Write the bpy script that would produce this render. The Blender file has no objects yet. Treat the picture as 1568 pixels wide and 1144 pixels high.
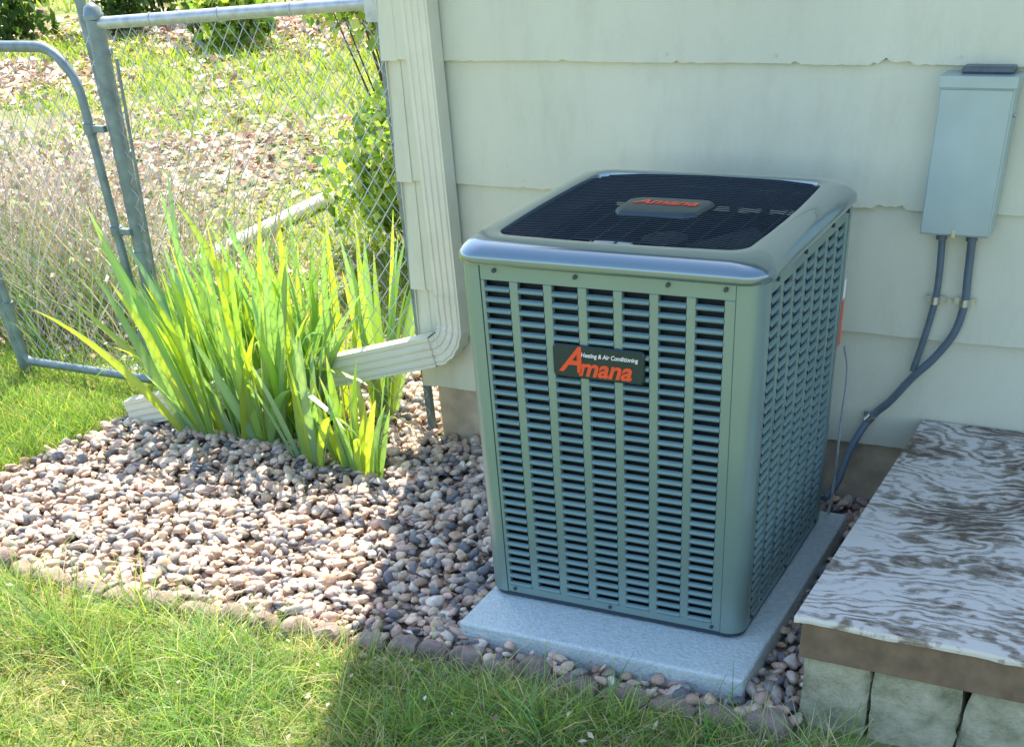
import bpy, bmesh, numpy as np, math
from mathutils import Matrix, Vector
rng=np.random.default_rng(7)
scene=bpy.context.scene
# ------------------------------------------------------------------ helpers
def link(o,parent=None):
    bpy.context.collection.objects.link(o)
    if parent: o.parent=parent
    return o
def empty(name,loc=(0,0,0),rz=0):
    o=bpy.data.objects.new(name,None); o.empty_display_size=.1; o.location=loc; o.rotation_euler[2]=rz
    return link(o)
class MB:
    def __init__(s): s.v=[];s.f=[];s.m=[]
    def add(s,v,f,mi=0):
        b=len(s.v); s.v+= [tuple(x) for x in v]; s.f+=[tuple(i+b for i in q) for q in f]; s.m+=[mi]*len(f)
    def box(s,lo,hi,mi=0):
        x0,y0,z0=lo;x1,y1,z1=hi
        s.add([(x0,y0,z0),(x1,y0,z0),(x1,y1,z0),(x0,y1,z0),(x0,y0,z1),(x1,y0,z1),(x1,y1,z1),(x0,y1,z1)],
          [(0,3,2,1),(4,5,6,7),(0,1,5,4),(1,2,6,5),(2,3,7,6),(3,0,4,7)],mi)
    def tube(s,pts,r,n=8,mi=0,caps=True):
        pts=[Vector(p) for p in pts]; rr=r if hasattr(r,'__len__') else [r]*len(pts)
        up=None; V=[];F=[]
        for i,p in enumerate(pts):
            t=(pts[min(i+1,len(pts)-1)]-pts[max(i-1,0)]).normalized()
            if up is None: up=Vector((0,0,1)) if abs(t.z)<.9 else Vector((1,0,0))
            a=up.cross(t).normalized(); b=t.cross(a).normalized(); up=b
            for k in range(n):
                an=2*math.pi*k/n; V.append(p+(a*math.cos(an)+b*math.sin(an))*rr[i])
        for i in range(len(pts)-1):
            for k in range(n):
                F.append((i*n+k,i*n+(k+1)%n,(i+1)*n+(k+1)%n,(i+1)*n+k))
        if caps: F.append(tuple(range(n-1,-1,-1))); F.append(tuple((len(pts)-1)*n+k for k in range(n)))
        s.add(V,F,mi)
    def loft(s,loops,mi=0,close=True,cap0=False,cap1=False):
        n=len(loops[0]);V=[p for l in loops for p in l];F=[]
        for i in range(len(loops)-1):
            for k in range(n if close else n-1):
                F.append((i*n+k,i*n+(k+1)%n,(i+1)*n+(k+1)%n,(i+1)*n+k))
        if cap0: F.append(tuple(range(n-1,-1,-1)))
        if cap1: F.append(tuple((len(loops)-1)*n+k for k in range(n)))
        s.add(V,F,mi)
    def build(s,name,mats,parent=None,smooth=None,bevel=0,seg=2):
        me=bpy.data.meshes.new(name); me.from_pydata([tuple(map(float,v)) for v in s.v],[],s.f)
        for m in (mats if isinstance(mats,(list,tuple)) else [mats]): me.materials.append(m)
        me.polygons.foreach_set('material_index',s.m)
        bm=bmesh.new(); bm.from_mesh(me); bmesh.ops.recalc_face_normals(bm,faces=bm.faces); bm.to_mesh(me); bm.free()
        o=link(bpy.data.objects.new(name,me),parent)
        if smooth is not None:
            me.polygons.foreach_set('use_smooth',[True]*len(me.polygons))
            me.set_sharp_from_angle(angle=math.radians(smooth))
        if bevel:
            b=o.modifiers.new('b','BEVEL'); b.width=bevel; b.segments=seg; b.limit_method='ANGLE'; b.angle_limit=math.radians(40)
        return o
def npmesh(name,V,F,col,mat,parent=None,smooth=True):
    V=np.asarray(V,np.float32);F=np.asarray(F,np.int32); k=F.shape[1]
    me=bpy.data.meshes.new(name); me.vertices.add(len(V)); me.vertices.foreach_set('co',V.ravel())
    me.loops.add(F.size); me.loops.foreach_set('vertex_index',F.ravel())
    me.polygons.add(len(F)); me.polygons.foreach_set('loop_start',np.arange(0,F.size,k,dtype=np.int32))
    me.polygons.foreach_set('loop_total',np.full(len(F),k,np.int32))
    me.polygons.foreach_set('use_smooth',np.full(len(F),smooth))
    me.update(calc_edges=True)
    a=me.color_attributes.new('Col','FLOAT_COLOR','POINT')
    c=np.ones((len(V),4),np.float32); c[:,:3]=col; a.data.foreach_set('color',c.ravel())
    me.materials.append(mat); me.validate()
    return link(bpy.data.objects.new(name,me),parent)
# ------------------------------------------------------------------ materials
class N:
    def __init__(s,name):
        s.m=bpy.data.materials.new(name); s.m.use_nodes=True; s.t=s.m.node_tree; s.b=s.t.nodes['Principled BSDF']; s.o=s.t.nodes['Material Output']
    def n(s,t,**k):
        x=s.t.nodes.new(t)
        for a,b in k.items():
            if a in x.inputs: x.inputs[a].default_value=b
            else: setattr(x,a,b)
        return x
    def l(s,a,b): s.t.links.new(a,b)
    def coord(s,scale=(1,1,1),rot=(0,0,0)):
        tc=s.n('ShaderNodeTexCoord'); mp=s.n('ShaderNodeMapping'); mp.inputs['Scale'].default_value=scale; mp.inputs['Rotation'].default_value=rot
        s.l(tc.outputs['Object'],mp.inputs['Vector']); return mp.outputs[0]
    def noise(s,scale,detail=4,rough=.55,vec=None,dist=0):
        x=s.n('ShaderNodeTexNoise'); x.inputs['Scale'].default_value=scale; x.inputs['Detail'].default_value=detail; x.inputs['Roughness'].default_value=rough; x.inputs['Distortion'].default_value=dist
        s.l(vec if vec is not None else s.coord(),x.inputs['Vector']); return x.outputs['Fac']
    def ramp(s,fac,stops):
        r=s.n('ShaderNodeValToRGB'); e=r.color_ramp.elements
        while len(e)<len(stops): e.new(.5)
        for i,(p,c) in enumerate(stops): e[i].position=p; e[i].color=(*c,1)
        s.l(fac,r.inputs[0]); return r.outputs[0]
    def math(s,op,a,b,c=None):
        x=s.n('ShaderNodeMath',operation=op)
        for i,v in enumerate((a,b,c)):
            if v is None: continue
            if hasattr(v,'links'): s.l(v,x.inputs[i])
            else: x.inputs[i].default_value=v
        return x.outputs[0]
    def bump(s,h,strength=.3,dist=.01):
        b=s.n('ShaderNodeBump'); b.inputs['Strength'].default_value=strength; b.inputs['Distance'].default_value=dist
        s.l(h,b.inputs['Height']); s.l(b.outputs[0],s.b.inputs['Normal'])
    def mix(s,f,a,b,mode='MIX'):
        x=s.n('ShaderNodeMix',data_type='RGBA',blend_type=mode)
        for v,i in ((f,0),(a,6),(b,7)):
            if hasattr(v,'is_linked') or hasattr(v,'links'): s.l(v,x.inputs[i])
            else: x.inputs[i].default_value=v if i==0 else (*v,1)
        return x.outputs[2]
    def set(s,col=None,rough=.6,metal=0,spec=.5,coat=0):
        if col is not None:
            if hasattr(col,'links'): s.l(col,s.b.inputs['Base Color'])
            else: s.b.inputs['Base Color'].default_value=(*col,1)
        s.b.inputs['Roughness'].default_value=rough; s.b.inputs['Metallic'].default_value=metal
        s.b.inputs['Specular IOR Level'].default_value=spec; s.b.inputs['Coat Weight'].default_value=coat
        return s.m
def mottled(name,c,var=.12,scale=6,rough=.6,metal=0,bs=0,bsc=80,spec=.5,coat=0,bd=.004):
    k=N(name); f=k.noise(scale,4)
    a=tuple(x*(1-var) for x in c); b=tuple(min(1,x*(1+var)) for x in c)
    col=k.ramp(f,[(.3,a),(.7,b)])
    if bs: k.bump(k.noise(bsc,3),bs,bd)
    return k.set(col,rough,metal,spec,coat)
def leafmat(name,trans=.4,tgain=(1.2,1.3,.6),gloss=0.0):
    m=bpy.data.materials.new(name); m.use_nodes=True; t=m.node_tree; t.nodes.clear()
    a=t.nodes.new('ShaderNodeAttribute'); a.attribute_name='Col'; d=t.nodes.new('ShaderNodeBsdfDiffuse'); tr=t.nodes.new('ShaderNodeBsdfTranslucent')
    v=t.nodes.new('ShaderNodeVectorMath'); v.operation='MULTIPLY'; v.inputs[1].default_value=tgain; o=t.nodes.new('ShaderNodeOutputMaterial'); mx=t.nodes.new('ShaderNodeMixShader'); mx.inputs[0].default_value=trans
    L=t.links.new; L(a.outputs['Color'],d.inputs[0]); L(a.outputs['Color'],v.inputs[0]); L(v.outputs[0],tr.inputs[0]); L(d.outputs[0],mx.inputs[1]); L(tr.outputs[0],mx.inputs[2])
    if gloss:
        g=t.nodes.new('ShaderNodeBsdfGlossy'); g.inputs['Roughness'].default_value=.35; g.inputs[0].default_value=(.9,.95,1,1); m2=t.nodes.new('ShaderNodeMixShader'); m2.inputs[0].default_value=gloss
        L(mx.outputs[0],m2.inputs[1]); L(g.outputs[0],m2.inputs[2]); L(m2.outputs[0],o.inputs[0])
    else: L(mx.outputs[0],o.inputs[0])
    return m
# siding
k=N('siding_paint'); f1=k.noise(1.3,4); c=k.ramp(f1,[(.3,(.61,.62,.475)),(.7,(.69,.69,.54))])
f2=k.noise(7,5,.7,vec=k.coord((1.2,1,.45))); c=k.mix(1.0,c,k.ramp(f2,[(.25,(.90,.90,.88)),(.5,(1,1,1)),(.8,(1.04,1.04,1.03))]),'MULTIPLY')
f3=k.noise(160,2,.6); c=k.mix(1.0,c,k.ramp(f3,[(.2,(.93,.93,.92)),(.45,(1,1,1))]),'MULTIPLY')
k.bump(k.noise(120,4,.7,vec=k.coord((.4,1,1.5))),.28,.002); M_siding=k.set(c,.55,0,.35)
M_found=mottled('foundation_concrete',(.52,.43,.30),.25,9,.9,bs=.5,bsc=60)
M_roof=mottled('roof_shingles',(.12,.11,.10),.3,14,.9,bs=.5,bsc=40)
M_spout=mottled('downspout_enamel',(.70,.68,.53),.05,10,.4)
k=N('unit_paint'); c=k.ramp(k.noise(3,3),[(.3,(.195,.285,.272)),(.7,(.215,.31,.295))]); M_unit=k.set(c,.32,.35,.5,.3)
k=N('unit_cap_paint'); c=k.ramp(k.noise(4,3),[(.3,(.17,.245,.28)),(.7,(.185,.26,.295))]); k.bump(k.noise(350,2),.04,.001); M_cap=k.set(c,.18,.6,.7,1.0)
M_slat=mottled('louver_paint',(.16,.26,.27),.05,6,.4,.25)
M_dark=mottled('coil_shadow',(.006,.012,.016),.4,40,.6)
M_wire=mottled('grille_wire',(.03,.05,.08),.1,40,.3,.4)
M_pan=mottled('base_pan',(.04,.065,.08),.1,10,.4,.3)
k=N('badge'); M_badge=k.set(k.ramp(k.noise(20),[(.3,(.014,.035,.042)),(.7,(.018,.042,.05))]),.3,.2)
M_red=mottled('badge_red',(.80,.08,.025),.05,20,.4)
M_white=mottled('badge_white',(.85,.85,.83),.03,20,.4)
k=N('pad_concrete'); c=k.ramp(k.noise(70,5,.7),[(.3,(.50,.60,.59)),(.5,(.63,.72,.70)),(.75,(.78,.85,.83))]); k.bump(k.noise(75,4,.7),1.0,.010); M_pad=k.set(c,.42)
M_box=mottled('box_enamel',(.40,.50,.48),.06,8,.35,.15)
M_boxtop=mottled('box_top_metal',(.10,.13,.15),.15,20,.35,.5)
M_cond=mottled('conduit_pvc',(.10,.145,.175),.12,30,.45,bs=.3,bsc=180)
M_metal=mottled('zinc_metal',(.62,.63,.62),.1,30,.3,.9)
M_galv=mottled('galvanized_steel',(.46,.50,.52),.2,25,.4,.5)
M_galvd=mottled('weathered_steel',(.19,.25,.27),.25,18,.5,.4)
# plywood: cathedral grain + worn pale paint
k=N('weathered_plywood')
wn=k.noise(1.9,4,.55,vec=k.coord((.9,1.5,1)))
tc=k.n('ShaderNodeTexCoord'); sp=k.n('ShaderNodeSeparateXYZ'); k.l(tc.outputs['Object'],sp.inputs[0])
yy=k.math('MULTIPLY_ADD',wn,.85,sp.outputs['Y']); cb=k.n('ShaderNodeCombineXYZ'); k.l(k.math('MULTIPLY',sp.outputs['X'],.5),cb.inputs[0]); k.l(yy,cb.inputs[1])
wv=k.n('ShaderNodeTexWave',wave_type='BANDS',bands_direction='Y'); wv.inputs['Scale'].default_value=6.0; wv.inputs['Distortion'].default_value=4.5; wv.inputs['Detail'].default_value=6; wv.inputs['Detail Scale'].default_value=2.4; wv.inputs['Detail Roughness'].default_value=.8
k.l(cb.outputs[0],wv.inputs['Vector'])
fine=k.noise(30,6,.85,vec=k.coord((.35,4.5,1))); big=k.noise(3.4,6,.7,vec=k.coord((.8,1.3,1)))
s_=k.math('MULTIPLY_ADD',wv.outputs['Fac'],.17,k.math('MULTIPLY_ADD',fine,.68,k.math('MULTIPLY',big,1.0)))
s_=k.math('MULTIPLY_ADD',sp.outputs['Y'],-.07,s_)
c=k.ramp(s_,[(.74,(.13,.10,.075)),(.83,(.27,.23,.18)),(.90,(.43,.385,.325)),(.99,(.72,.685,.62))])
k.bump(s_,.7,.007); M_ply=k.set(c,.75,0,.3)
M_board=mottled('brown_board',(.20,.14,.09),.3,12,.8,bs=.4,bsc=50)
M_ply_edge=mottled('plywood_edge',(.30,.25,.20),.35,30,.85,bs=.5,bsc=80)
k=N('wall_block'); c=k.ramp(k.noise(11,5,.65),[(.3,(.20,.21,.13)),(.5,(.40,.39,.27)),(.72,(.56,.53,.40))]); k.bump(k.noise(28,5,.7),.9,.02); M_block=k.set(c,.9)
k=N('edging_stone'); c=k.ramp(k.noise(14,5,.65),[(.3,(.16,.115,.095)),(.55,(.33,.25,.21)),(.75,(.46,.37,.31))]); k.bump(k.noise(40,5,.7),.8,.012); M_edge=k.set(c,.9)
k=N('soil_and_turf'); c=k.ramp(k.noise(2.5,5,.7),[(.3,(.13,.17,.045)),(.5,(.20,.23,.07)),(.7,(.32,.27,.15))]); k.bump(k.noise(35,4,.7),.8,.02); M_ground=k.set(c,.95)
k=N('gravel_bed_soil'); c=k.ramp(k.noise(30,4,.7),[(.3,(.08,.06,.045)),(.7,(.22,.17,.13))]); M_bed=k.set(c,.95)
m=bpy.data.materials.new('river_stone'); m.use_nodes=True; M_stone=m; t=m.node_tree; a=t.nodes.new('ShaderNodeAttribute'); a.attribute_name='Col'; b=t.nodes['Principled BSDF']
tc=t.nodes.new('ShaderNodeTexCoord'); nz=t.nodes.new('ShaderNodeTexNoise'); nz.inputs['Scale'].default_value=55; nz.inputs['Detail'].default_value=4; nz.inputs['Roughness'].default_value=.7; t.links.new(tc.outputs['Object'],nz.inputs['Vector'])
mr=t.nodes.new('ShaderNodeMapRange'); mr.inputs[1].default_value=.3; mr.inputs[2].default_value=.7; mr.inputs[3].default_value=.66; mr.inputs[4].default_value=1.18; t.links.new(nz.outputs['Fac'],mr.inputs[0])
vm=t.nodes.new('ShaderNodeVectorMath'); vm.operation='SCALE'; t.links.new(a.outputs['Color'],vm.inputs[0]); t.links.new(mr.outputs[0],vm.inputs['Scale']); t.links.new(vm.outputs[0],b.inputs['Base Color']); b.inputs['Roughness'].default_value=.55; b.inputs['Specular IOR Level'].default_value=.35
M_grass=leafmat('grass_blade',.45,(1.25,1.3,.6))
M_iris=leafmat('iris_leaf',.5,(1.7,1.55,.45),.06)
M_leaf=leafmat('shrub_leaf',.45,(1.35,1.4,.6),.03)
M_dry=leafmat('dry_stem',.15,(1,1,1))
M_wood=mottled('aged_wood',(.24,.15,.10),.3,8,.8)
M_bark=mottled('bark',(.12,.09,.06),.3,20,.9)
M_curb=mottled('pale_edging',(.66,.64,.60),.1,8,.7)
M_door=mottled('door_paint',(.6,.6,.56),.04,6,.4)
# ------------------------------------------------------------------ ground
mb=MB(); mb.add([(-70,-40,0),(70,-40,0),(70,80,0),(-70,80,0)],[(0,1,2,3)]); mb.build('ground',M_ground)
edge=[(-2.12,-.50),(-1.80,-.85),(-1.49,-.96),(-1.21,-1.01),(-.85,-1.01),(-.34,-.985),(.05,-.955),(.33,-.915),(.56,-.895),(.94,-.885),(1.28,-.885),(1.72,-.87)]
bed=[(1.72,-.87),(1.72,.63),(-.44,.63),(-.44,4.5),(-1.35,4.5),(-1.2,.9),(-1.95,.45),(-2.02,.0),(-2.12,-.50)]+edge[1:-1]
mb=MB(); mb.add([(x,y,.004) for x,y in bed],[tuple(range(len(bed)))])
gravel=empty('gravel'); mb.build('bed_soil',M_bed,gravel)
def inpoly(P,poly):
    x,y=P[:,0],P[:,1]; ins=np.zeros(len(P),bool); n=len(poly)
    for i in range(n):
        x1,y1=poly[i];x2,y2=poly[(i+1)%n]
        if y1==y2: continue
        c=((y1>y)!=(y2>y))&(x<(x2-x1)*(y-y1)/(y2-y1)+x1); ins^=c
    return ins
def ico(sub):
    bm=bmesh.new(); bmesh.ops.create_icosphere(bm,subdivisions=sub,radius=1); V=np.array([v.co[:] for v in bm.verts]);F=np.array([[v.index for v in f.verts] for f in bm.faces]); bm.free(); return V,F
BV,BF=ico(3)
shapes=[]
for s in range(16):
    V=BV.copy()
    for _ in range(8):
        d=rng.normal(size=3); d/=np.linalg.norm(d); h=rng.uniform(.48,.82); pr=V@d
        V=V-np.outer(np.clip(pr-h,0,None)*.95,d)
    V*=1+.05*np.sin(V[:,[1,2,0]]*rng.uniform(2,4)+rng.uniform(0,6))
    shapes.append(V*np.array([1,rng.uniform(.5,.85),rng.uniform(.35,.58)]))
def lod(sub):
    B,F=ico(sub); idx=np.array([np.argmin(((BV-v)**2).sum(1)) for v in B]); return [S_[idx] for S_ in shapes],F
LO1=lod(1); LO2=lod(2)
pal=np.array([(.68,.48,.33),(.78,.61,.45),(.44,.38,.33),(.56,.38,.27),(.82,.70,.56),(.20,.20,.21),(.70,.49,.39),(.55,.43,.33),(.29,.27,.26),(.74,.55,.38),(.64,.53,.43)])
def scatter_stones(n,poly,box,zmin,zmax,smin,smax,LOD,exclude=None):
    P=np.column_stack([rng.uniform(box[0],box[1],n*3),rng.uniform(box[2],box[3],n*3)]); P=P[inpoly(P,poly)]
    if exclude is not None: P=P[~exclude(P)]
    P=P[:n]; out=[];fo=[];co=[];b=0; SH,SF=LOD
    for i in range(len(P)):
        s=rng.uniform(smin,smax)*(1.35 if rng.random()<.12 else 1); V=SH[rng.integers(16)]*s
        a=rng.uniform(0,6.28); t=rng.normal(0,.36,2)
        Rm=np.array(Matrix.Rotation(a,3,'Z')@Matrix.Rotation(t[0],3,'X')@Matrix.Rotation(t[1],3,'Y'))
        out.append(V@Rm.T+np.array([P[i,0],P[i,1],rng.uniform(zmin,zmax)])); fo.append(SF+b); b+=len(V)
        c=pal[rng.integers(len(pal))]*rng.uniform(.75,1.2); co.append(np.tile(c,(len(V),1)))
    return np.vstack(out),np.vstack(fo),np.vstack(co)
ex=lambda P:(P[:,0]>.55)&(P[:,0]<1.53)&(P[:,1]>-.80)&(P[:,1]<.36)
V1,F1,C1=scatter_stones(4600,bed,(-2.15,1.75,-1.03,.7),.004,.016,.018,.032,LO1,ex)
V2,F2,C2=scatter_stones(3700,bed,(-2.15,1.75,-1.03,.7),.022,.038,.018,.036,LO2,ex)
V3,F3,C3=scatter_stones(1200,bed,(-1.4,-.42,.7,4.5),.01,.03,.03,.045,LO1)
stray=[(-1.9,-.98),(-.9,-1.12),(.2,-1.08),(.9,-.99),(1.7,-.96),(1.7,-.84),(.5,-.86),(-.5,-.95)]
V4,F4,C4=scatter_stones(45,stray,(-1.9,1.7,-1.12,-.84),.008,.02,.014,.026,LO2)
VV=[V1,V2,V3,V4]; off=np.cumsum([0]+[len(v) for v in VV])
npmesh('stones',np.vstack(VV),np.vstack([f+o for f,o in zip((F1,F2,F3,F4),off)]),np.clip(np.vstack([C1,C2,C3,C4]),0,.88),M_stone,gravel)
# edging
mb=MB(); L=[Vector((x,y,0)) for x,y in edge]; pos=[];
for i in range(len(L)-1):
    d=(L[i+1]-L[i]); n=max(1,round(d.length/.15))
    for j in range(n): pos.append((L[i]+d*(j+.5)/n,math.atan2(d.y,d.x),d.length/n))
for p,a,ln in pos:
    ln*=rng.uniform(.84,.98); h=rng.uniform(.035,.065); w=rng.uniform(.034,.046); loops=[]
    Rm=Matrix.Rotation(a+rng.normal(0,.10),3,'Z'); tl=rng.normal(0,.006)
    for t in np.linspace(-1,1,9):
        hh=h*(1-.5*abs(t)**3)+tl*t+rng.normal(0,.002); ww=w*(1-.3*abs(t)**3)
        ring=[(-ww,-.03),(-ww,hh*.6),(-ww*.6,hh),(0,hh*1.08),(ww*.6,hh*1.02),(ww,hh*.6),(ww,-.03)]
        loops.append([p+Rm@Vector((t*ln/2,q[0]-.01+rng.normal(0,.003),q[1]+rng.normal(0,.002))) for q in ring])
    mb.loft(loops,0,True,True,True)
mb.build('garden_edging',M_edge,smooth=50)
# ------------------------------------------------------------------ grass
def wob(x,y,s=1.): return (np.sin(x*1.7*s+1.3*np.sin(y*1.1*s))+np.sin(y*2.3*s+1.7*np.sin(x*1.9*s+2))+np.sin((x+y)*3.1*s+.5))/3
def blades(P,h,w,lean,cols,bend=.5,z0=0,leandir=None):
    n=len(P); yaw=rng.uniform(0,2*np.pi,n); ld=rng.uniform(0,2*np.pi,n) if leandir is None else leandir+rng.normal(0,.7,n)
    side=np.column_stack([np.cos(yaw),np.sin(yaw),np.zeros(n)]); L=np.column_stack([np.cos(ld),np.sin(ld),np.zeros(n)])
    V=np.zeros((n,4,2,3)); lean=lean*rng.uniform(.2,1.6,n)
    for k,(t,ww) in enumerate([(0,1.),(.4,.85),(.75,.55),(1.,.08)]):
        out=lean*(t+bend*t*t*2)*h; up=h*t*np.sqrt(np.clip(1-(lean*t*.8)**2,.1,1))
        c=np.column_stack([P,np.zeros(n)+z0])+L*out[:,None]+np.array([0,0,1])*up[:,None]
        V[:,k,0]=c-side*(w*ww/2)[:,None]; V[:,k,1]=c+side*(w*ww/2)[:,None]
    V=V.reshape(-1,3); base=np.arange(n)[:,None,None]*8
    q=np.array([[0,1,3,2],[2,3,5,4],[4,5,7,6]])[None]; F=(base+q).reshape(-1,4)
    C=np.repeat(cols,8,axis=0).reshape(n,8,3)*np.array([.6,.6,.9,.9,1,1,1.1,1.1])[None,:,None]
    return V,F,C.reshape(-1,3)
def gcols(n,dry=.12):
    A=np.array([(.26,.41,.10),(.36,.50,.11),(.18,.34,.11),(.46,.54,.15),(.29,.45,.21)]); c=A[rng.integers(0,5,n)]*rng.uniform(.7,1.3,(n,1))
    m=rng.random(n)<dry; c[m]=np.array((.70,.60,.38))*rng.uniform(.7,1.2,(m.sum(),1)); return c
def combine(L):
    V=[];F=[];C=[];b=0
    for v,f,c in L: V.append(v);F.append(f+b);C.append(c);b+=len(v)
    return np.vstack(V),np.vstack(F),np.clip(np.vstack(C),0,.9)
edx=np.array([e[0] for e in edge]);edy=np.array([e[1] for e in edge])
parts=[]
n=44000; P=np.column_stack([rng.uniform(-2.4,1.95,n),rng.uniform(-2.1,-.85,n)])
lim=np.interp(P[:,0],edx,edy)-.045; keep=(P[:,1]<lim)&~((P[:,0]>1.72)&(P[:,1]>-.83))
dens=.72+.45*wob(P[:,0],P[:,1],2.2); near=np.exp(-(lim-P[:,1])/.12); keep&=rng.random(n)<(dens*(1-.55*near)); P=P[keep]; near=near[keep]
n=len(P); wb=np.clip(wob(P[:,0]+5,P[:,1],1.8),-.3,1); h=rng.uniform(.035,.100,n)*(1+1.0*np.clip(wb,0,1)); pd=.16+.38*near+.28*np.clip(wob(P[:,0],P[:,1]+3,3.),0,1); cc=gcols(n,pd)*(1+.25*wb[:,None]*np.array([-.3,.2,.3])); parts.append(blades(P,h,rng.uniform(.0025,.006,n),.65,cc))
for (cx,cy,r,m,hh) in [(-.75,-1.35,.12,220,.26),(-.45,-1.45,.10,160,.22),(-.15,-1.25,.12,130,.19),(.3,-1.15,.1,100,.15),(.9,-1.15,.14,160,.16),(1.2,-1.05,.1,120,.14),(1.5,-1.0,.1,110,.13),(.1,-1.6,.15,140,.18),(-1.15,-1.15,.1,110,.18),(.65,-1.35,.14,130,.18),(-.95,-1.6,.15,160,.22),(-.55,-1.15,.08,90,.24),(1.05,-1.2,.1,100,.2)]:
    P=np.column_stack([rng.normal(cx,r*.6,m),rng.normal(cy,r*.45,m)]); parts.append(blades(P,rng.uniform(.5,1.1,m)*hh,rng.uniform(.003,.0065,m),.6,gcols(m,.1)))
n=24000; P=np.column_stack([rng.uniform(-3.9,-1.9,n),rng.uniform(-1.1,.95,n)])
P=P[~inpoly(P,bed)&(P[:,0]<-1.97+.06*wob(P[:,0],P[:,1],6))]; n=len(P); hf=np.where(P[:,1]>.35,.55,1.)
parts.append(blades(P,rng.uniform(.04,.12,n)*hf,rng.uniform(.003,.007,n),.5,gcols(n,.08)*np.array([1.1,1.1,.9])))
def litter(P):
    x,y=P[:,0],P[:,1]
    a=np.exp(-(((x+5.6)/1.9)**2+((y-4.9)/1.5)**2)); b=np.exp(-(((x+10.)/4)**2+((y-12.7)/1.6)**2)); c=np.exp(-(((x+5.8)/2.2)**2+((y-2.4)/1.4)**2))
    d=np.exp(-(((x+3.1)/.8)**2+((y-1.6)/.8)**2)); e=np.exp(-(((x+12)/2.5)**2+((y-8)/1.3)**2))
    return np.clip(1.2*a+1.1*b+1.1*c+d+e+.30*wob(x,y,1.3),0,1.2)
def yard(n,b): return np.column_stack([rng.uniform(b[0],b[1],n),rng.uniform(b[2],b[3],n)])
nearbed=lambda P:((P[:,0]>-1.4)&(P[:,1]<4.5))
for n,b,hs,ws in [(22000,(-8,-.45,.9,6.5),(.05,.13),(.008,.013)),(20000,(-14,-.45,6.5,14),(.07,.15),(.012,.022)),(6000,(-24,0,14,24),(.1,.2),(.03,.05))]:
    P=yard(n,b); P=P[(rng.random(n)>litter(P)*1.15)&~nearbed(P)]; n=len(P)
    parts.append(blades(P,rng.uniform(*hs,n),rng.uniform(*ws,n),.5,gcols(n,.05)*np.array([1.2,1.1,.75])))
V,F,C=combine(parts); npmesh('grass',V,F,C,M_grass)
def cards(P,size,cols,flat=True,aspect=.6,nrm=None):
    n=len(P); a=rng.normal(size=(n,3)); 
    if flat: a[:,2]*=.25
    a/=np.linalg.norm(a,axis=1)[:,None]
    up=rng.normal(size=(n,3))*(.35 if flat else 1.)+np.array([0,0,1.]) ; b=np.cross(up,a); b/=np.linalg.norm(b,axis=1)[:,None]; nn=np.cross(a,b)
    s=size[:,None]; V=np.stack([P-a*s*.5,P+b*s*.5*aspect+nn*s*.08+a*s*.05,P+a*s*.5,P-b*s*.5*aspect+nn*s*.08+a*s*.05],1).reshape(-1,3)
    F=np.arange(n*4).reshape(n,4); return V,F,np.repeat(cols,4,axis=0)
lc=np.array([(.72,.53,.42),(.80,.64,.54),(.42,.27,.18),(.70,.52,.43),(.84,.74,.66),(.28,.18,.13)])
n=52000; P=yard(n,(-17,-1.45,.8,16)); P=P[(rng.random(n)<litter(P))&(P[:,0]<-1.5)]; n=len(P)
P3=np.column_stack([P,rng.uniform(.01,.06,n)]); d=np.hypot(P[:,0]-2.4,P[:,1]+3.6)
LV=[cards(P3,rng.uniform(.045,.085,n)*np.clip(d/8,1,2.2),lc[rng.integers(0,6,n)]*rng.uniform(.8,1.2,(n,1)))]
n=260; P=np.column_stack([rng.uniform(-2.,1.6,n),rng.uniform(-.95,.55,n)]); P=P[inpoly(P,bed)&~ex(P)]; n=len(P)
LV.append(cards(np.column_stack([P,rng.uniform(.05,.065,n)]),rng.uniform(.015,.04,n),lc[rng.integers(0,6,n)]*rng.uniform(.7,1.2,(n,1)),True,.45))
n=90; P=np.column_stack([rng.uniform(-1.2,1.7,n),rng.uniform(-1.6,-1.0,n)]); LV.append(cards(np.column_stack([P,rng.uniform(.04,.08,n)]),rng.uniform(.015,.035,n),lc[rng.integers(0,6,n)],True,.5))
V,F,C=combine(LV); npmesh('fallen_leaves',V,F,np.clip(C,0,.85),M_dry)
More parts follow.
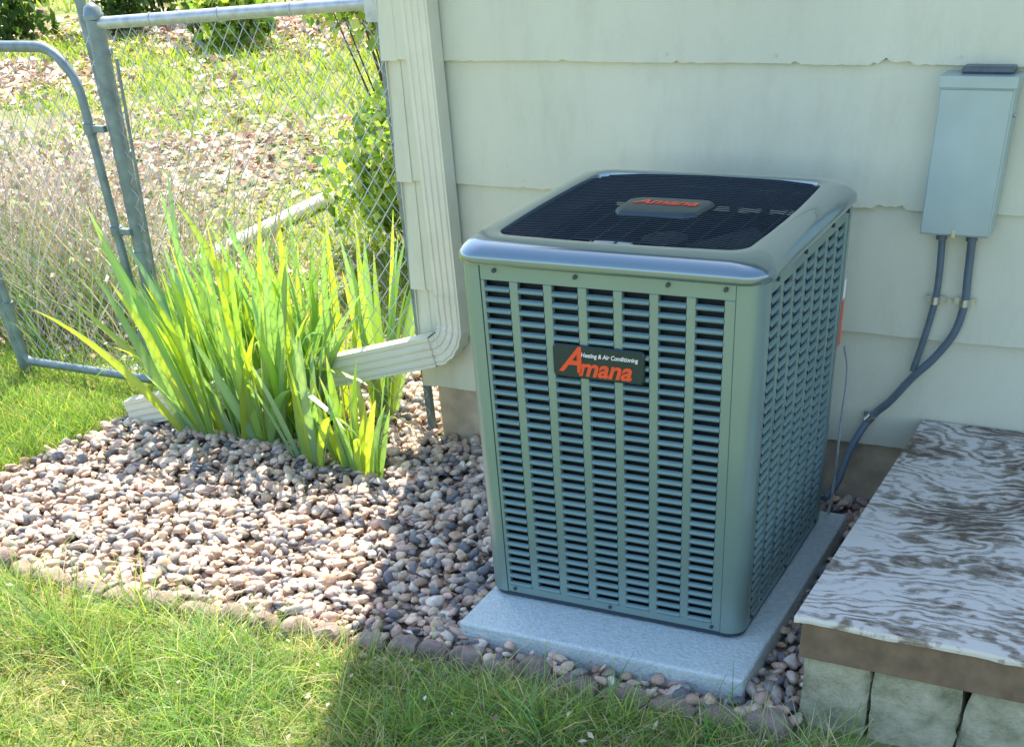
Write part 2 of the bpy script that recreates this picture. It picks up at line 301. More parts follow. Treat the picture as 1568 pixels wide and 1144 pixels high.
# ------------------------------------------------------------------ iris
def iris(name,cx,cy,rx,ry,nf,hmin,hmax,spread=.35):
    Vs=[];Fs=[];Cs=[];b=0
    for f in range(nf):
        th=rng.uniform(0,6.28); rr=math.sqrt(rng.random()); fx=cx+rx*rr*math.cos(th); fy=cy+ry*rr*math.sin(th)
        fa=rng.normal(.25,.5); ax=np.array([math.cos(fa),math.sin(fa),0]); out=np.array([(fx-cx)/rx,(fy-cy)/ry,0])*spread*.5
        nl=rng.integers(4,7)
        for i in range(nl):
            u=(i-(nl-1)/2)/((nl-1)/2); h=rng.uniform(hmin,hmax)*(1-.25*abs(u)); w=rng.uniform(.036,.058)*(.75+.3*h)
            lean=ax*u*spread*rng.uniform(.5,1.1)+out+rng.normal(0,.06,3)*[1,1,0]; droop=rng.uniform(.0,.25)+(.8 if rng.random()<.09 else 0)
            base=np.array([fx,fy,-.01])+ax*u*.03
            side=ax+rng.normal(0,.5,3)*[1,1,0]; side/=np.linalg.norm(side)
            nrm=np.cross(side,[0,0,1.]); nrm/=np.linalg.norm(nrm)+1e-9
            col=np.array([(.25,.43,.11),(.37,.51,.08),(.19,.37,.17),(.23,.40,.24)][rng.integers(4)])*rng.uniform(.8,1.2)
            ns=9; tw=rng.normal(0,.6)
            for j in range(ns+1):
                t=j/ns; c=base+lean*h*(t+droop*t**2.6)+np.array([0,0,1])*h*(t-.45*droop*t**3*(1+np.linalg.norm(lean)))
                wt=w*min(1,(.6+t*1.2))*(1-t**2.6)**.85+.0008; s=side*math.cos(tw*t)+nrm*math.sin(tw*t)
                Vs+=[c-s*wt/2,c+nrm*wt*.10,c+s*wt/2]
                gg=.85+.2*t; wb_=np.array((1.15,1.08,.75)) if t<.4 else np.array((1,1,1)); Cs+=[col*gg*wb_]+[col*gg*1.15]+[col*gg*wb_]
                if t>.97 and rng.random()<.35: Cs[-3:]=[np.array((.55,.43,.22))]*3
            for j in range(ns):
                q=b+j*3; Fs+=[(q,q+1,q+4,q+3),(q+1,q+2,q+5,q+4)]
            b+=(ns+1)*3
    return npmesh(name,np.array(Vs),np.array(Fs),np.clip(np.array(Cs),0,.9),M_iris)
iris('iris_plant',-1.30,.37,.33,.13,21,.76,1.10,.38)
iris('iris_plant',-1.0,.68,.32,.10,15,.76,1.12,.26)
iris('iris_plant',-.80,.20,.08,.05,4,.45,.68,.40)
iris('iris_plant',-.53,.17,.10,.05,5,.34,.60,.34)
iris('iris_plant',-1.62,.60,.15,.08,6,.6,.9,.5)
# ------------------------------------------------------------------ house
HX=-.422; WY=.622; E=.387; Z4=.252
house=empty('house')
mb=MB(); mb.box((-.395,.645,.25),(8,7.2,3.5)); mb.build('wall_core',M_siding,house)
mb=MB(); mb.box((-.385,.637,-.2),(8.0,7.1,.30)); mb.build('foundation',M_found,house)
mb=MB()
nb=8
xs=np.concatenate([np.arange(HX-.013,2.4,.012),np.array([2.4,4,6,8])])
for i in range(-0,nb+1):
    z=Z4+i*E
    jit=.0014*np.sin(xs*9+i*2)+.0009*rng.normal(size=len(xs))
    chip=np.zeros(len(xs))
    for (cl,cx,cw,ch) in [(3,1.43,.05,.012),(3,1.385,.02,.007),(2,1.47,.05,.013),(3,1.12,.008,.007),(3,.30,.012,.006),(1,1.3,.01,.005),(3,.72,.008,.007),(3,.12,.008,.006),(2,.12,.006,.008)]:
        if cl==i: chip+=np.where(abs(xs-cx)<cw,ch*rng.uniform(.3,1,len(xs)),0)
    zb=z+jit+chip
    bow=.002*np.sin(xs*2.3+i*1.7)
    rows=[[(x,WY+.006,q) for x,q in zip(xs,zb+.001)],[(x,WY-.016+bb,q) for x,q,bb in zip(xs,zb,bow)],[(x,WY+.001,z+E+.012) for x in xs]]
    mb.loft(rows,0,False)
    ys=[WY-.014,7.2]
    mb.loft([[(HX+.006,y,z) for y in ys],[(HX-.014,y,z) for y in ys],[(HX+.001,y,z+E+.012) for y in ys]],0,False)
mb.build('lap_siding',M_siding,house)
mb=MB()
for i in range(nb+1):
    z=Z4+i*E-.004; mb.loft([[(HX+.055,WY-.0185,z),(HX-.0165,WY-.0185,z),(HX-.0165,WY+.05,z)],[(HX+.055,WY-.0015,z+E+.003),(HX-.0015,WY-.0015,z+E+.003),(HX-.0015,WY+.05,z+E+.003)]],0,False)
mb.build('corner_caps',M_siding,house)
mb=MB()
for (x,l,) in [(.12,3),(.68,3),(1.05,3),(.12,2),(1.22,2),(1.62,3),(1.3,1),(.9,2),(1.62,1),(.02,1)]:
    z=Z4+l*E+.022; y=WY-.0155; mb.tube([(x,y+.003,z),(x,y-.0018,z)],.005,8)
mb.build('siding_nails',M_siding,house)
mb=MB(); 
x0,x1=HX-.02,8.1
pr=[(.15,3.42),(3.9,5.0),(7.6,3.42),(7.6,3.54),(3.9,5.14),(.15,3.54)]
mb.loft([[(x0,y,z) for y,z in pr],[(x1,y,z) for y,z in pr]],0,True,True,True); mb.build('roof',M_roof,house)
mb=MB(); mb.loft([[(x,.65,3.4),(x,3.9,4.98),(x,7.15,3.4)] for x in (-.40,8)],0,True,True,True); mb.build('gable',M_siding,house)
mb=MB(); mb.box((2.45,.565,.42),(3.35,.60,2.45)); mb.box((2.35,.57,.40),(2.448,.605,2.5)); mb.box((3.352,.57,.40),(3.45,.605,2.5)); mb.box((2.35,.57,2.502),(3.45,.605,2.6)); mb.build('door',M_door,house,bevel=.004)
# ------------------------------------------------------------------ downspout
ds=empty('downspout')
def prof(w,d,rib=.004):
    P=[]; nx=25
    for i in range(nx):
        u=-w/2+w*i/(nx-1); e=min(i,nx-1-i)
        P.append((u,-d/2+(rib if (e>=2 and (i//3)%2==0) else 0)))
    for j in range(1,6): P.append((w/2,-d/2+d*j/6))
    for i in range(nx): P.append((w/2-w*i/(nx-1),d/2))
    for j in range(1,6): P.append((-w/2,d/2-d*j/6))
    return P
def sweep(mb,path,w,d,scales=None,mi=0):
    loops=[];path=[Vector(p) for p in path]
    for i,p in enumerate(path):
        t=(path[min(i+1,len(path)-1)]-path[max(i-1,0)]).normalized(); D=Vector((0,1,0)); D=(D-t*D.dot(t)).normalized(); Wd=D.cross(t).normalized()
        s=scales[i] if scales else 1
        loops.append([p+Wd*(a*s)+D*(b*s) for a,b in prof(w,d)])
    mb.loft(loops,mi,True)
X=-.222;Yd=.562
mb=MB(); sweep(mb,[(X,Yd,3.4),(X,Yd,1.5),(X,Yd,.62)],.108,.072); mb.build('pipe',M_spout,ds,smooth=25)
mb=MB(); e0=Vector((X,Yd,.645)); dirx=Vector((-1.50,-.20,-.30)).normalized()
pts=[e0,Vector((X,Yd,.58))];sc=[1.04,1.04]
rad=.085
for i in range(0,17):
    a=math.radians(78)*i/16; pts.append(Vector((X-rad+rad*math.cos(a),Yd-.02*(i/16),.53-rad*math.sin(a)-.012*i/16))); sc.append(1.07 if (i//2)%2 else 1.0)
pts.append(pts[-1]+dirx*.05); sc.append(1.0)
sweep(mb,pts,.108,.076,sc); mb.build('elbow',M_spout,ds,smooth=20)
st=pts[-1]-dirx*.03; end=Vector((-1.92,.315,.056))
mb=MB(); sweep(mb,[st,st.lerp(end,.5),end],.118,.084); o=mb.build('extension',M_spout,ds,smooth=25)
mb=MB(); mb.box((X-.063,Yd-.042,2.9),(X+.063,Yd+.04,2.93)); mb.build('strap',M_spout,ds)
# ------------------------------------------------------------------ AC pad
pad=empty('equipment_pad',(.546,-.804,0),.019)
mb=MB(); mb.box((0,0,-.02),(.987,1.17,.081)); mb.build('slab',M_pad,pad,bevel=.010,seg=3)
# ------------------------------------------------------------------ AC unit
ac=empty('air_conditioner',(.551,-.597,.081),.019)
W=.9;H=1.045
def fc(kk,x,d,z):
    c=W/2; px,py=x-c,d-c
    for _ in range(kk): px,py=-py,px
    return (px+c,py+c,z)
mb=MB()
for kk in range(4):
    r=.055; a=.071; path=[(a,.02),(a,0)]+[(r-r*math.sin(t),r-r*math.cos(t)) for t in np.linspace(0,math.pi/2,9)]+[(0,a),(.02,a)]
    mb.loft([[fc(kk,x,d,z) for x,d in path] for z in (.02,H)],0,False)
mb.build('corner_posts',M_unit,ac,smooth=30)
sl0,sl1=.084,.797; nc=7; g=.0265; w=(sl1-sl0-(nc-1)*g)/nc; zlo=.045; zhi=1.0; nr=33; pz=(zhi-zlo)/nr
mb=MB(); ms=MB()
def fbox(m,kk,x0,x1,d0,d1,z0,z1,mi=0):
    P=[fc(kk,x,d,z) for z in (z0,z1) for (x,d) in ((x0,d0),(x1,d0),(x1,d1),(x0,d1))]
    m.add(P,[(0,3,2,1),(4,5,6,7),(0,1,5,4),(1,2,6,5),(2,3,7,6),(3,0,4,7)],mi)
for kk in range(4):
    D0=.002
    fbox(mb,kk,.0725,sl0,D0,.02,zlo,zhi); fbox(mb,kk,sl1,.8275,D0,.02,zlo,zhi)
    fbox(mb,kk,.0725,.8275,D0,.02,.02,zlo); fbox(mb,kk,.0725,.8275,D0,.02,zhi,H)
    for c in range(nc-1):
        x0=sl0+w+c*(w+g); fbox(mb,kk,x0,x0+g,D0,.02,zlo,zhi)
    for r_ in range(nr):
        z0=zlo+r_*pz
        for c in range(nc):
            x0=sl0+c*(w+g); x1=x0+w; sec=[(.012,z0-.002),(.001,z0+.000),(-.001,z0+.005),(.002,z0+.010),(.010,z0+.013)]
            ms.loft([[fc(kk,x,d,z) for d,z in sec] for x in (x0-.0005,x1+.0005)],0,False)
mb.build('louver_panel_frames',M_unit,ac,bevel=.0015,seg=1); ms.build('louvers',M_slat,ac,smooth=60)
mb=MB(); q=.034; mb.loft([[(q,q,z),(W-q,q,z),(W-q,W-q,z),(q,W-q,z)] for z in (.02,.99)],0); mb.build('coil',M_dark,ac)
def rrect(off,r,z,n=10,cx=W/2,cy=W/2,hx=W/2,hy=W/2,bow=0):
    P=[]; hx+=off;hy+=off
    for (sx,sy,a0) in ((1,-1,-90),(1,1,0),(-1,1,90),(-1,-1,180)):
        for i in range(n+1):
            a=math.radians(a0+90*i/n); x=sx*(hx-r)+r*math.cos(a); y=sy*(hy-r)+r*math.sin(a)
            P.append((cx+x,cy+y,z))
    out=[]
    for i,p in enumerate(P):
        out.append(p); q=P[(i+1)%len(P)]
        if (Vector(p)-Vector(q)).length>.2:
            for t in (.2,.4,.6,.8):
                m=Vector(p).lerp(Vector(q),t); dd=Vector((m.x-cx,m.y-cy,0)); nn=Vector((1 if abs(dd.x)>abs(dd.y) and dd.x>0 else (-1 if abs(dd.x)>abs(dd.y) else 0),(1 if dd.y>0 else -1) if abs(dd.y)>=abs(dd.x) else 0,0))
                m+=nn*bow*4*t*(1-t); out.append(tuple(m))
    return out
mb=MB(); mb.loft([rrect(-.014,.05,-.001),rrect(-.006,.055,.005),rrect(-.004,.055,.026)],0,True,True,True); mb.build('base_pan',M_pan,ac,smooth=30)
mb=MB()
mb.loft([rrect(-.004,.06,H-.006),rrect(.010,.075,H-.004),rrect(.013,.080,H+.0),rrect(.013,.080,H+.014),rrect(.011,.08,H+.021),rrect(.004,.085,H+.031),rrect(-.008,.085,H+.041),rrect(-.025,.085,H+.049),rrect(-.045,.085,H+.053),rrect(-.074,.06,H+.054,bow=.010),rrect(-.081,.06,H+.051,bow=.010),rrect(-.084,.06,H+.035,bow=.010),rrect(-.084,.06,H-.03,bow=.010)])
mb.build('top_cap',M_cap,ac,smooth=40)
mb=MB()
for kk in (0,1,3):
    for x in (.12,.37,.64,.8): mb.tube([fc(kk,x,.004,H-.018),fc(kk,x,-.005,H-.018)],.006,8)
    for x in (.1,.45,.8): mb.tube([fc(kk,x,.004,.034),fc(kk,x,-.003,.034)],.006,8)
mb.build('screws',M_pan,ac)
mb=MB(); gi=.076; zt=H+.040
ny=40
for i in range(ny):
    y=gi+.012+(W-2*gi-.024)*i/(ny-1)
    mb.tube([(gi,y,zt),(W*.25,y,zt+.010),(W/2,y,zt+.014),(W*.75,y,zt+.010),(W-gi,y,zt)],.0018,5,0,False)
for i in range(11):
    x=gi+.03+(W-2*gi-.06)*i/10; zz=zt+.014*(1-((x-W/2)/(W/2-gi))**2)-.006
    mb.tube([(x,gi,zz),(x,W-gi,zz)],.0024,5,0,False)
mb.build('fan_grille',M_wire,ac,smooth=60)
mb=MB(); cx=W/2
for bnum in range(3):
    a0=bnum*2.094; L=[]
    for rr_ in np.linspace(.07,.33,6):
        L.append([(cx+rr_*math.cos(a0+t),cx+rr_*math.sin(a0+t),H-.12+.06*(t/.9)) for t in np.linspace(0,.9+.2*rr_,7)])
    mb.loft(L,0,False)
mb.tube([(cx,cx,H-.2),(cx,cx,H-.03)],.07,20); mb.build('fan',M_pan,ac,smooth=40)
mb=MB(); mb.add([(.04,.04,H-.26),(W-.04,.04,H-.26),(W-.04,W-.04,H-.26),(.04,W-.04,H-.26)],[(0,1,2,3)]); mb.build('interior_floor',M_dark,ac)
mb=MB(); mb.box((.27,.25,H-.03),(.40,.33,H-.015)); mb.build('glint_plate',M_white,ac)  # white plate added under the grille to imitate a light glint off the motor
mb=MB(); cxp,cyp=.462,.415
def pl(s,z): return [(cxp+a*s,cyp+b*s,z) for a,b in [(-.125,-.045),(-.105,-.075),(.085,-.075),(.115,-.05),(.125,.06),(.105,.078),(-.10,.078),(-.125,.055)]]
mb.loft([pl(1.06,zt+.008),pl(1.06,zt+.016),pl(1,zt+.024),pl(.92,zt+.026)],0,True,True,True); mb.build('top_plaque',M_pan,ac,smooth=30,bevel=.002)
def text(name,body,size,loc,rot,mat,parent,shear=.0,ext=.001,off=.0,sx=1):
    cu=bpy.data.curves.new(name,'FONT'); cu.body=body; cu.size=size; cu.extrude=ext; cu.shear=shear; cu.offset=off; cu.align_x='CENTER'; cu.align_y='CENTER'; cu.materials.append(mat)
    o=link(bpy.data.objects.new(name,cu),parent); o.location=loc; o.rotation_euler=rot; o.scale=(sx,1,1); return o
text('plaque_text','Amana',.062,(cxp,cyp+.02,zt+.0275),(0,0,0),M_red,ac,.3,.0008,.0012,1.1)
bx,bz=.434,.806
mb=MB(); 
def rr2(hx,hz,r,d,n=4):
    P=[]
    for (sx,sy,a0) in ((1,-1,-90),(1,1,0),(-1,1,90),(-1,-1,180)):
        for i in range(n+1):
            a=math.radians(a0+90*i/n); P.append((bx+sx*(hx-r)+r*math.cos(a),d,bz+sy*(hz-r)+r*math.sin(a)))
    return P
mb.loft([rr2(.141,.045,.012,.004),rr2(.141,.045,.012,-.004),rr2(.137,.041,.010,-.007)],0,True,True,True); mb.build('badge_plate',M_badge,ac,smooth=30)
HP=math.pi/2
text('badge_initial','A',.098,(bx-.085,-.0078,bz+.003),(HP,0,0),M_red,ac,.45,.001,.002)
text('badge_name','mana',.068,(bx+.020,-.0078,bz-.014),(HP,0,0),M_red,ac,.3,.001,.002,1.12)
text('badge_tagline','Heating & Air Conditioning',.0165,(bx+.035,-.0078,bz+.021),(HP,0,0),M_white,ac,.2,.0006,.0002,.95)
mb=MB(); mb.add([fc(1,x,-.0012,z) for x,z in ((.845,.62),(.872,.62),(.872,.76),(.845,.76))],[(0,1,2,3)]); mb.build('warning_label',M_red,ac)
mb=MB(); mb.add([fc(1,x,-.0012,z) for x,z in ((.845,.765),(.872,.765),(.872,.82),(.845,.82))],[(0,1,2,3)]); mb.build('info_label',M_white,ac)
# ------------------------------------------------------------------ disconnect box
bo=empty('electrical_disconnect_box')
mb=MB(); mb.box((1.592,.522,.98),(1.808,.603,1.385)); mb.build('enclosure',M_box,bo,bevel=.004)
mb=MB(); mb.box((1.588,.514,1.372),(1.812,.603,1.402)); mb.box((1.596,.5175,.985),(1.802,.5215,1.368)); mb.build('cover',M_box,bo,bevel=.003)
mb=MB(); mb.box((1.64,.55,1.402),(1.79,.60,1.42)); mb.build('top_hub',M_boxtop,bo,bevel=.006)
mb=MB(); mb.tube([(1.70,.528,.975),(1.70,.528,.992)],.006,8); mb.tube([(1.81,.56,1.30),(1.815,.56,1.30)],.006,8); mb.box((1.694,.515,.978),(1.706,.5175,1.0)); mb.build('hasp',M_metal,bo)
def bez(P,n=40):
    P=[Vector(p) for p in P]; Q=[P[0]*2-P[1]]+P+[P[-1]*2-P[-2]]; out=[]
    for i in range(1,len(Q)-2):
        for j in range(n):
            t=j/n; a,b,c,d=Q[i-1:i+3]; out.append(.5*((2*b)+(-a+c)*t+(2*a-5*b+4*c-d)*t*t+(-a+3*b-3*c+d)*t**3))
    out.append(P[-1]); return out
co=empty('electrical_conduit')
mb=MB()
mb.tube(bez([(1.654,.575,.985),(1.664,.578,.86),(1.664,.580,.77),(1.648,.58,.65),(1.627,.578,.54)],12),.0115,12)
mb.tube(bez([(1.748,.575,.985),(1.755,.578,.86),(1.76,.58,.77),(1.745,.575,.68),(1.695,.57,.595),(1.63,.568,.52),(1.565,.57,.43),(1.502,.57,.36),(1.462,.50,.27),(1.455,.40,.19),(1.44,.30,.165)],12),.0135,12)
mb.build('flexible_conduit',M_cond,co,smooth=60)
mb=MB()
for x,r in ((1.664,.015),(1.76,.0165)):
    mb.tube([(x,.579,.762),(x,.579,.785)],r+.002,12); mb.box((x-.034,.588,.764),(x+.034,.592,.783))
mb.tube([(1.712,.592,.773),(1.712,.582,.773)],.006,8)
mb.tube([(1.512,.57,.373),(1.495,.57,.352)],.018,12); mb.box((1.475,.588,.362),(1.525,.592,.378))
mb.build('clamps',M_metal,co,smooth=40)
mb=MB()
for x in (1.654,1.748): mb.tube([(x,.575,.982),(x,.575,.958)],.018,10)
mb.build('conduit_fittings',M_cond,co,smooth=40)
mb=MB(); mb.tube(bez([(1.455,.285,.70),(1.468,.31,.60),(1.462,.32,.40),(1.46,.33,.22),(1.455,.32,.10)],10),.005,8); mb.build('thermostat_cable',M_galv,co,smooth=60)
# ------------------------------------------------------------------ step
stp=empty('wooden_step')
sx0,sy0,sy1,szt=1.685,-.84,.598,.37
xsn=np.linspace(0,1,60)
mb=MB()
ytop=[(sx0+2.2*t,sy0+.004*math.sin(t*40)+.002*rng.normal(),szt) for t in xsn]; 
lo=[[(x,y,szt-.020) for x,y,z in ytop],[(x,y-.002,szt-.010) for x,y,z in ytop],[(x,y,szt) for x,y,z in ytop],[(x,sy1,szt) for x,y,z in ytop],[(x,sy1,szt-.02) for x,y,z in ytop]]
mb.loft(lo,0,False); mb.loft([[(sx0+.001*rng.normal(),y,z) for z in (szt-.02,szt)] for y in np.linspace(sy0,sy1,40)],1,False)
mb.build('plywood_top',[M_ply,M_ply_edge],stp)
mb=MB(); mb.box((sx0+.018,sy0+.012,.235),(3.86,sy0+.05,szt-.022)); mb.box((sx0+.018,sy0+.051,.235),(sx0+.055,sy1,szt-.022)); mb.build('fascia_board',M_board,stp,bevel=.004)
mb=MB(); x=sx0+.03
def rough_block(lo,hi,skew=0):
    x0,y0,z0=lo;x1,y1,z1=hi
    bm=bmesh.new(); bmesh.ops.create_cube(bm,size=1); bmesh.ops.subdivide_edges(bm,edges=bm.edges,cuts=6,use_grid_fill=True)
    for v in bm.verts:
        s=Vector(v.co)
        rr_=1-.035*(abs(2*s.x)**6*abs(2*s.y)**2+abs(2*s.x)**6*abs(2*s.z)**6)
        v.co.x=(x0+x1)/2+s.x*rr_*(x1-x0)+skew*s.z; v.co.y=(y0+y1)/2+s.y*(y1-y0)+(.012*abs(2*s.x)**4 if s.y<-.4 else 0); v.co.z=(z0+z1)/2+s.z*(z1-z0)
        v.co+=Vector(rng.normal(0,.0035,3))
    V=[v.co.copy() for v in bm.verts];F=[[q.index for q in f.verts] for f in bm.faces]; bm.free(); return V,F
ws=[.20,.255,.22,.24,.2,.25,.22,.24,.2,.25]; wi=0
while x<3.7:
    w_=ws[wi%10]; wi+=1; V,F=rough_block((x,sy0+.022+rng.uniform(0,.008),-.05),(x+w_-.004,sy0+.2,.232),rng.normal(0,.006)); mb.add(V,F); x+=w_
y=sy0+.21
while y<sy1-.05:
    w_=min(rng.uniform(.2,.28),sy1-y); V,F=rough_block((sx0+.045+rng.uniform(0,.01),y,-.05),(sx0+.22,y+w_-.008,.232)); mb.add(V,F); y+=w_
mb.build('stone_blocks',M_block,stp,smooth=60)
# ------------------------------------------------------------------ fences
FY=.66
def clipseg(x0,x1,z0,z1,p,q):
    t0,t1=0.,1.; dx=q[0]-p[0];dz=q[1]-p[1]
    for pp,qq in ((-dx,p[0]-x0),(dx,x1-p[0]),(-dz,p[1]-z0),(dz,z1-p[1])):
        if pp==0:
            if qq<0: return None
        else:
            r=qq/pp
            if pp<0: t0=max(t0,r)
            else: t1=min(t1,r)
    if t0>=t1: return None
    return (p[0]+dx*t0,p[1]+dz*t0),(p[0]+dx*t1,p[1]+dz*t1)
def chain(mb,A,B,z0,z1,r=.0018,dm=.072,mi=0):
    A=Vector(A);B=Vector(B);L=(B-A).length;u=(B-A)/L; nrm=Vector((-u.y,u.x,0))
    for s,off in ((1,.0014),(-1,-.0014)):
        k=-int((z1-z0)/dm)-2
        for i in range(k,int(L/dm)+int((z1-z0)/dm)+3):
            x=i*dm; p=(x,z0);q=(x+s*(z1-z0)*.88,z1); c=clipseg(0,L,z0,z1,p,q)
            if not c: continue
            n=max(2,int(abs(c[1][1]-c[0][1])/.12)+1); pts=[]
            for j in range(n+1):
                t=j/n; xx=c[0][0]+(c[1][0]-c[0][0])*t; zz=c[0][1]+(c[1][1]-c[0][1])*t
                pts.append(A+u*(xx+.008*math.sin(zz*4+xx*2))+nrm*(off+.010*math.sin(zz*5+xx*3))+Vector((0,0,zz)))
            if len(pts)>1: mb.tube(pts,r,4,mi,False)
fen=empty('chain_link_fence')
mb=MB(); mb.tube([(-2.02,FY+.02,0),(-1.93,FY+.01,.8),(-1.85,FY,1.53)],.036,16); 
mb.tube([(-1.85,FY,1.53),(-1.85,FY,1.545)],.042,16); mb.tube([(-1.85,FY,1.545),(-1.849,FY,1.57),(-1.848,FY,1.585)],[.040,.030,.008],16)
for zz in (.25,.65,1.05,1.42):
    xx=-2.02+.17*zz/1.53; mb.tube([(xx-.002,FY+.012,zz-.012),(xx,FY+.012,zz+.012)],.041,16)
mb.tube([(-.47,FY+.02,0),(-.47,FY+.02,1.56)],.020,12)
mb.build('posts',M_galvd,fen,smooth=50)
mb=MB(); mb.tube([(-1.83,FY,1.515),(-.44,FY,1.575)],.021,14); mb.box((-.50,FY-.03,1.52),(-.44,FY+.03,1.60))
for xx in (-1.55,-1.2,-.85): mb.tube([(xx,FY,1.527+.043*(xx+1.55)),(xx+.008,FY,1.527+.043*(xx+1.558))],.024,12)
mb.build('top_rail',M_galv,fen,smooth=50)
mb=MB(); mb.tube([(-1.945,FY-.01,.12),(-1.775,FY-.01,1.40)],.007,8); mb.build('tension_bar',M_galvd,fen)
mb=MB(); chain(mb,(-1.96,FY,0),(-.45,FY,0),.03,1.52); mb.build('wire_mesh',M_galv,fen)
mb=MB(); mb.tube([(-2.30,1.02,0),(-2.25,1.0,1.62)],.024,12); mb.build('rear_post',M_galvd,fen,smooth=50)
gate=empty('chain_link_gate')
gx0,gx1=-2.94,-2.05; gz0,gz1=.07,1.44; GY=FY-.03
mb=MB()
def arc(cx,cz,r,a0,a1,n=8): return [(cx+r*math.cos(math.radians(a0+(a1-a0)*i/n)),GY,cz+r*math.sin(math.radians(a0+(a1-a0)*i/n))) for i in range(n+1)]
path=arc(gx0+.04,gz0+.05,.04,180,270)+arc(gx1-.04,gz0+.05,.04,270,360)
path+= [(gx1+.04*t,GY,gz0+.05+(gz1-.24-gz0)*t) for t in (.25,.5,.75)]
path+= [(p[0]+.04,p[1],p[2]) for p in arc(gx1-.18,gz1-.18,.18,0,90)]
path+= [(p[0]+.04,p[1],p[2]) for p in arc(gx0+.18,gz1-.18,.18,90,180)]
path+= [(gx0+.04*t,GY,gz0+.05+(gz1-.24-gz0)*t) for t in (.75,.5,.25)]+[path[0]]
mb.tube(path,.020,12); mb.build('frame',M_galvd,gate,smooth=60)
mb=MB(); chain(mb,(gx0+.03,GY,0),(gx1+.02,GY,0),.09,1.42); mb.build('wire_mesh',M_galv,gate)
mb=MB()
for zz in (.3,.75,1.15):
    xx=gx1+.03*zz; mb.tube([(xx-.002,GY,zz-.02),(xx+.002,GY,zz+.02)],.028,12); mb.box((xx,GY-.012,zz-.012),(xx+.09,GY+.012,zz+.012))
for zz in (.35,.95): mb.tube([(gx0+.03*zz,GY,zz-.02),(gx0+.03*zz,GY,zz+.02)],.028,12)
mb.tube([(gx0-.07,FY,0),(gx0-.04,FY,1.55)],.03,14)
mb.build('hinges_and_latch',M_galvd,gate,smooth=50)
# ------------------------------------------------------------------ vegetation behind
def shrub(name,c,r,h,n,size,cols,lump=9):
    L=[];cx,cy=c; cents=[]
    for i in range(lump):
        a=rng.uniform(0,6.28); q=math.sqrt(rng.random())*r*.75; z=rng.uniform(.12,.92)*h; cents.append((cx+q*math.cos(a),cy+q*math.sin(a),z,rng.uniform(.3,.5)*r))
    idx=rng.integers(0,lump,n); ce=np.array(cents)[idx]; d=rng.normal(size=(n,3)); d/=np.linalg.norm(d,axis=1)[:,None]; d*=(rng.random(n)**.45)[:,None]
    P=ce[:,:3]+d*ce[:,3:4]*np.array([1,1,1.05]); P=P[P[:,2]>.02]; n=len(P)
    cl=np.array(cols)[rng.integers(0,len(cols),n)]*rng.uniform(.7,1.25,(n,1))
    V,F,C=cards(P,rng.uniform(.7,1.3,n)*size,cl,False,.62)
    e=empty(name); npmesh('leaves',V,F,np.clip(C,0,.9),M_leaf,e)
    mb=MB()
    for ce_ in cents:
        m=Vector((cx+(ce_[0]-cx)*.3+rng.normal(0,.03),cy+(ce_[1]-cy)*.3,ce_[2]*.5)); mb.tube([(cx+rng.normal(0,.03),cy+rng.normal(0,.03),-.02),m,Vector(ce_[:3])],[.010,.007,.003],6)
    mb.build('stems',M_bark,e)
br=[(.38,.52,.12),(.50,.60,.14),(.26,.42,.08),(.62,.66,.24),(.12,.22,.06)]
dk=[(.06,.12,.03),(.09,.17,.05),(.12,.2,.06)]
shrub('leafy_shrub',(-2.12,3.2),.58,1.8,4300,.075,br,30)
shrub('leafy_shrub',(-1.66,2.5),.32,1.1,1300,.065,br,10)
shrub('leafy_shrub',(-3.1,6.6),.55,1.3,1500,.09,br,12)
for i,(x,y,r,h) in enumerate([(-10.5,11.5,.9,1.0),(-8.6,12.8,.8,1.0),(-12.6,12.2,1.0,1.2),(-7.0,13.6,1.0,1.4),(-14.5,10.8,1.,1.1),(-5.6,12.0,.9,1.3),(-9.6,10.6,.6,.6)]):
    shrub('shrub',(x,y),r,h,1600,.15,dk if i in (0,1,2,4) else br,9)
parts=[]
n=1500; P=np.column_stack([rng.normal(-4.0,.75,n),rng.normal(1.7,.5,n)]); P=P[(P[:,1]>.85)&(P[:,0]<-2.6)]; n=len(P)
dc=np.array([(.76,.65,.57),(.84,.75,.68),(.50,.37,.29),(.76,.64,.47),(.60,.51,.48),(.38,.46,.2)])
parts.append(blades(P,rng.uniform(.3,1.1,n),rng.uniform(.005,.012,n),.42,dc[rng.integers(0,6,n)]*rng.uniform(.7,1.15,(n,1))))
n=1000; P=np.column_stack([rng.normal(-3.4,.6,n),rng.normal(1.25,.25,n)]); P=P[P[:,1]>.8]; n=len(P)
parts.append(blades(P,rng.uniform(.2,.7,n),rng.uniform(.006,.012,n),.4,gcols(n,.25)))
n=5500; P=np.column_stack([rng.normal(-3.9,.75,n),rng.normal(1.7,.45,n),.9*rng.uniform(.03,1.,n)**1.6]); P=P[(P[:,1]>.8)&(P[:,0]<-2.5)]; n=len(P)
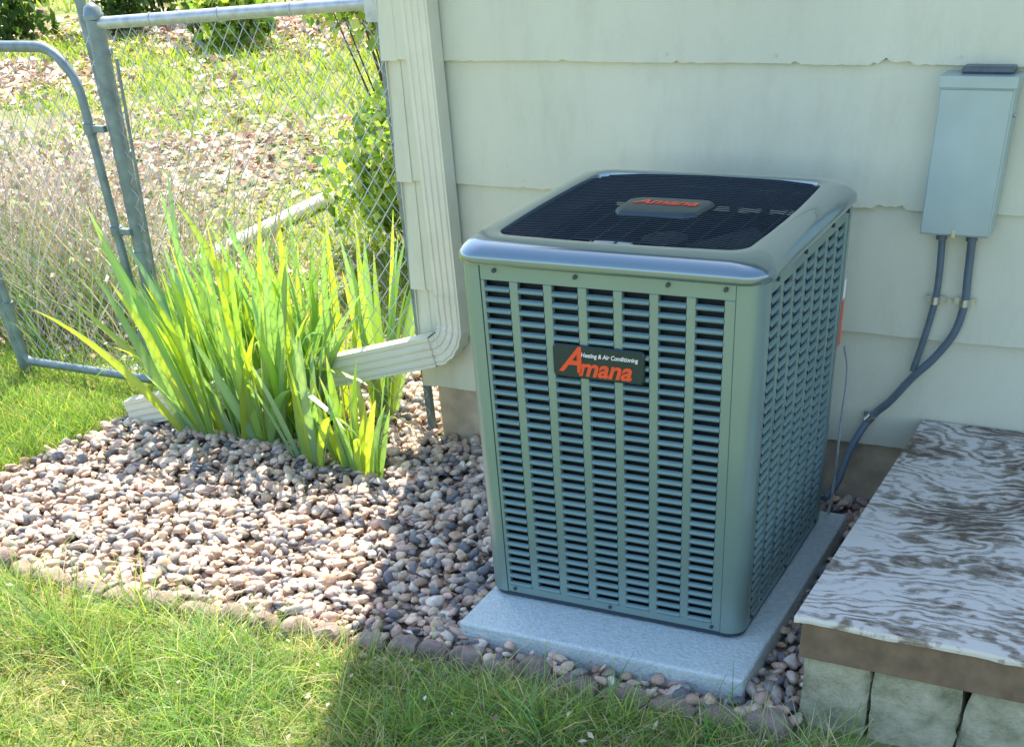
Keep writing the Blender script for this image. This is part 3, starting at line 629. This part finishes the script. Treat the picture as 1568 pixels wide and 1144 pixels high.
parts.append(cards(P,rng.uniform(.025,.06,n),dc[rng.integers(0,6,n)]*rng.uniform(.6,1.15,(n,1)),False,.6))
V,F,C=combine(parts); npmesh('dry_brush',V,F,C,M_dry)
mb=MB(); mb.tube(bez([(-3.30,2.2,.04),(-3.38,3.2,.05),(-3.45,4.2,.05),(-3.5,5.4,.04)],10),.045,10); mb.build('garden_border',M_curb,smooth=60)
mb=MB()
for i in range(150):
    x=-34+i*.28; mb.box((x,17.5+.01*(i%2),0),(x+.265,17.53+.01*(i%2),1.75+.02*rng.random()))
mb.box((-34,17.54,.4),(8,17.6,.5)); mb.box((-34,17.54,1.3),(8,17.6,1.4)); mb.build('board_fence',M_wood)
# ------------------------------------------------------------------ light, sky, camera
el=math.radians(58); az=math.atan2(-.39,.92)
S=Vector((math.cos(el)*math.sin(az),math.cos(el)*math.cos(az),math.sin(el)))
sd=bpy.data.lights.new('sun','SUN'); sd.energy=11; sd.angle=math.radians(.53); sd.color=(1,.90,.74)
so=link(bpy.data.objects.new('sun',sd)); so.rotation_euler=S.to_track_quat('Z','Y').to_euler(); so.location=(0,0,20)
w_=bpy.data.worlds.new('World'); scene.world=w_; w_.use_nodes=True; nt=w_.node_tree; bg=nt.nodes['Background']; sk=nt.nodes.new('ShaderNodeTexSky'); sk.sky_type='NISHITA'; sk.sun_disc=False; sk.sun_elevation=el; sk.sun_rotation=az%(2*math.pi)
nt.links.new(sk.outputs[0],bg.inputs[0]); bg.inputs[1].default_value=.42
R=Matrix(((.88820,-.27013,.37167),(.45570,.62129,-.63744),(-.05872,.73554,.67493)))
cam=bpy.data.cameras.new('camera'); cam.sensor_width=36; cam.lens=1746/1568*36; cam.shift_x=(784-839)/1568; cam.shift_y=(1316-572)/1568; cam.clip_end=300
cob=link(bpy.data.objects.new('camera',cam)); M=R.to_4x4(); M.translation=Vector((2.431,-3.574,2.038)); cob.matrix_world=M; scene.camera=cob
scene.view_settings.view_transform='Standard'; scene.view_settings.look='None'; scene.view_settings.exposure=0
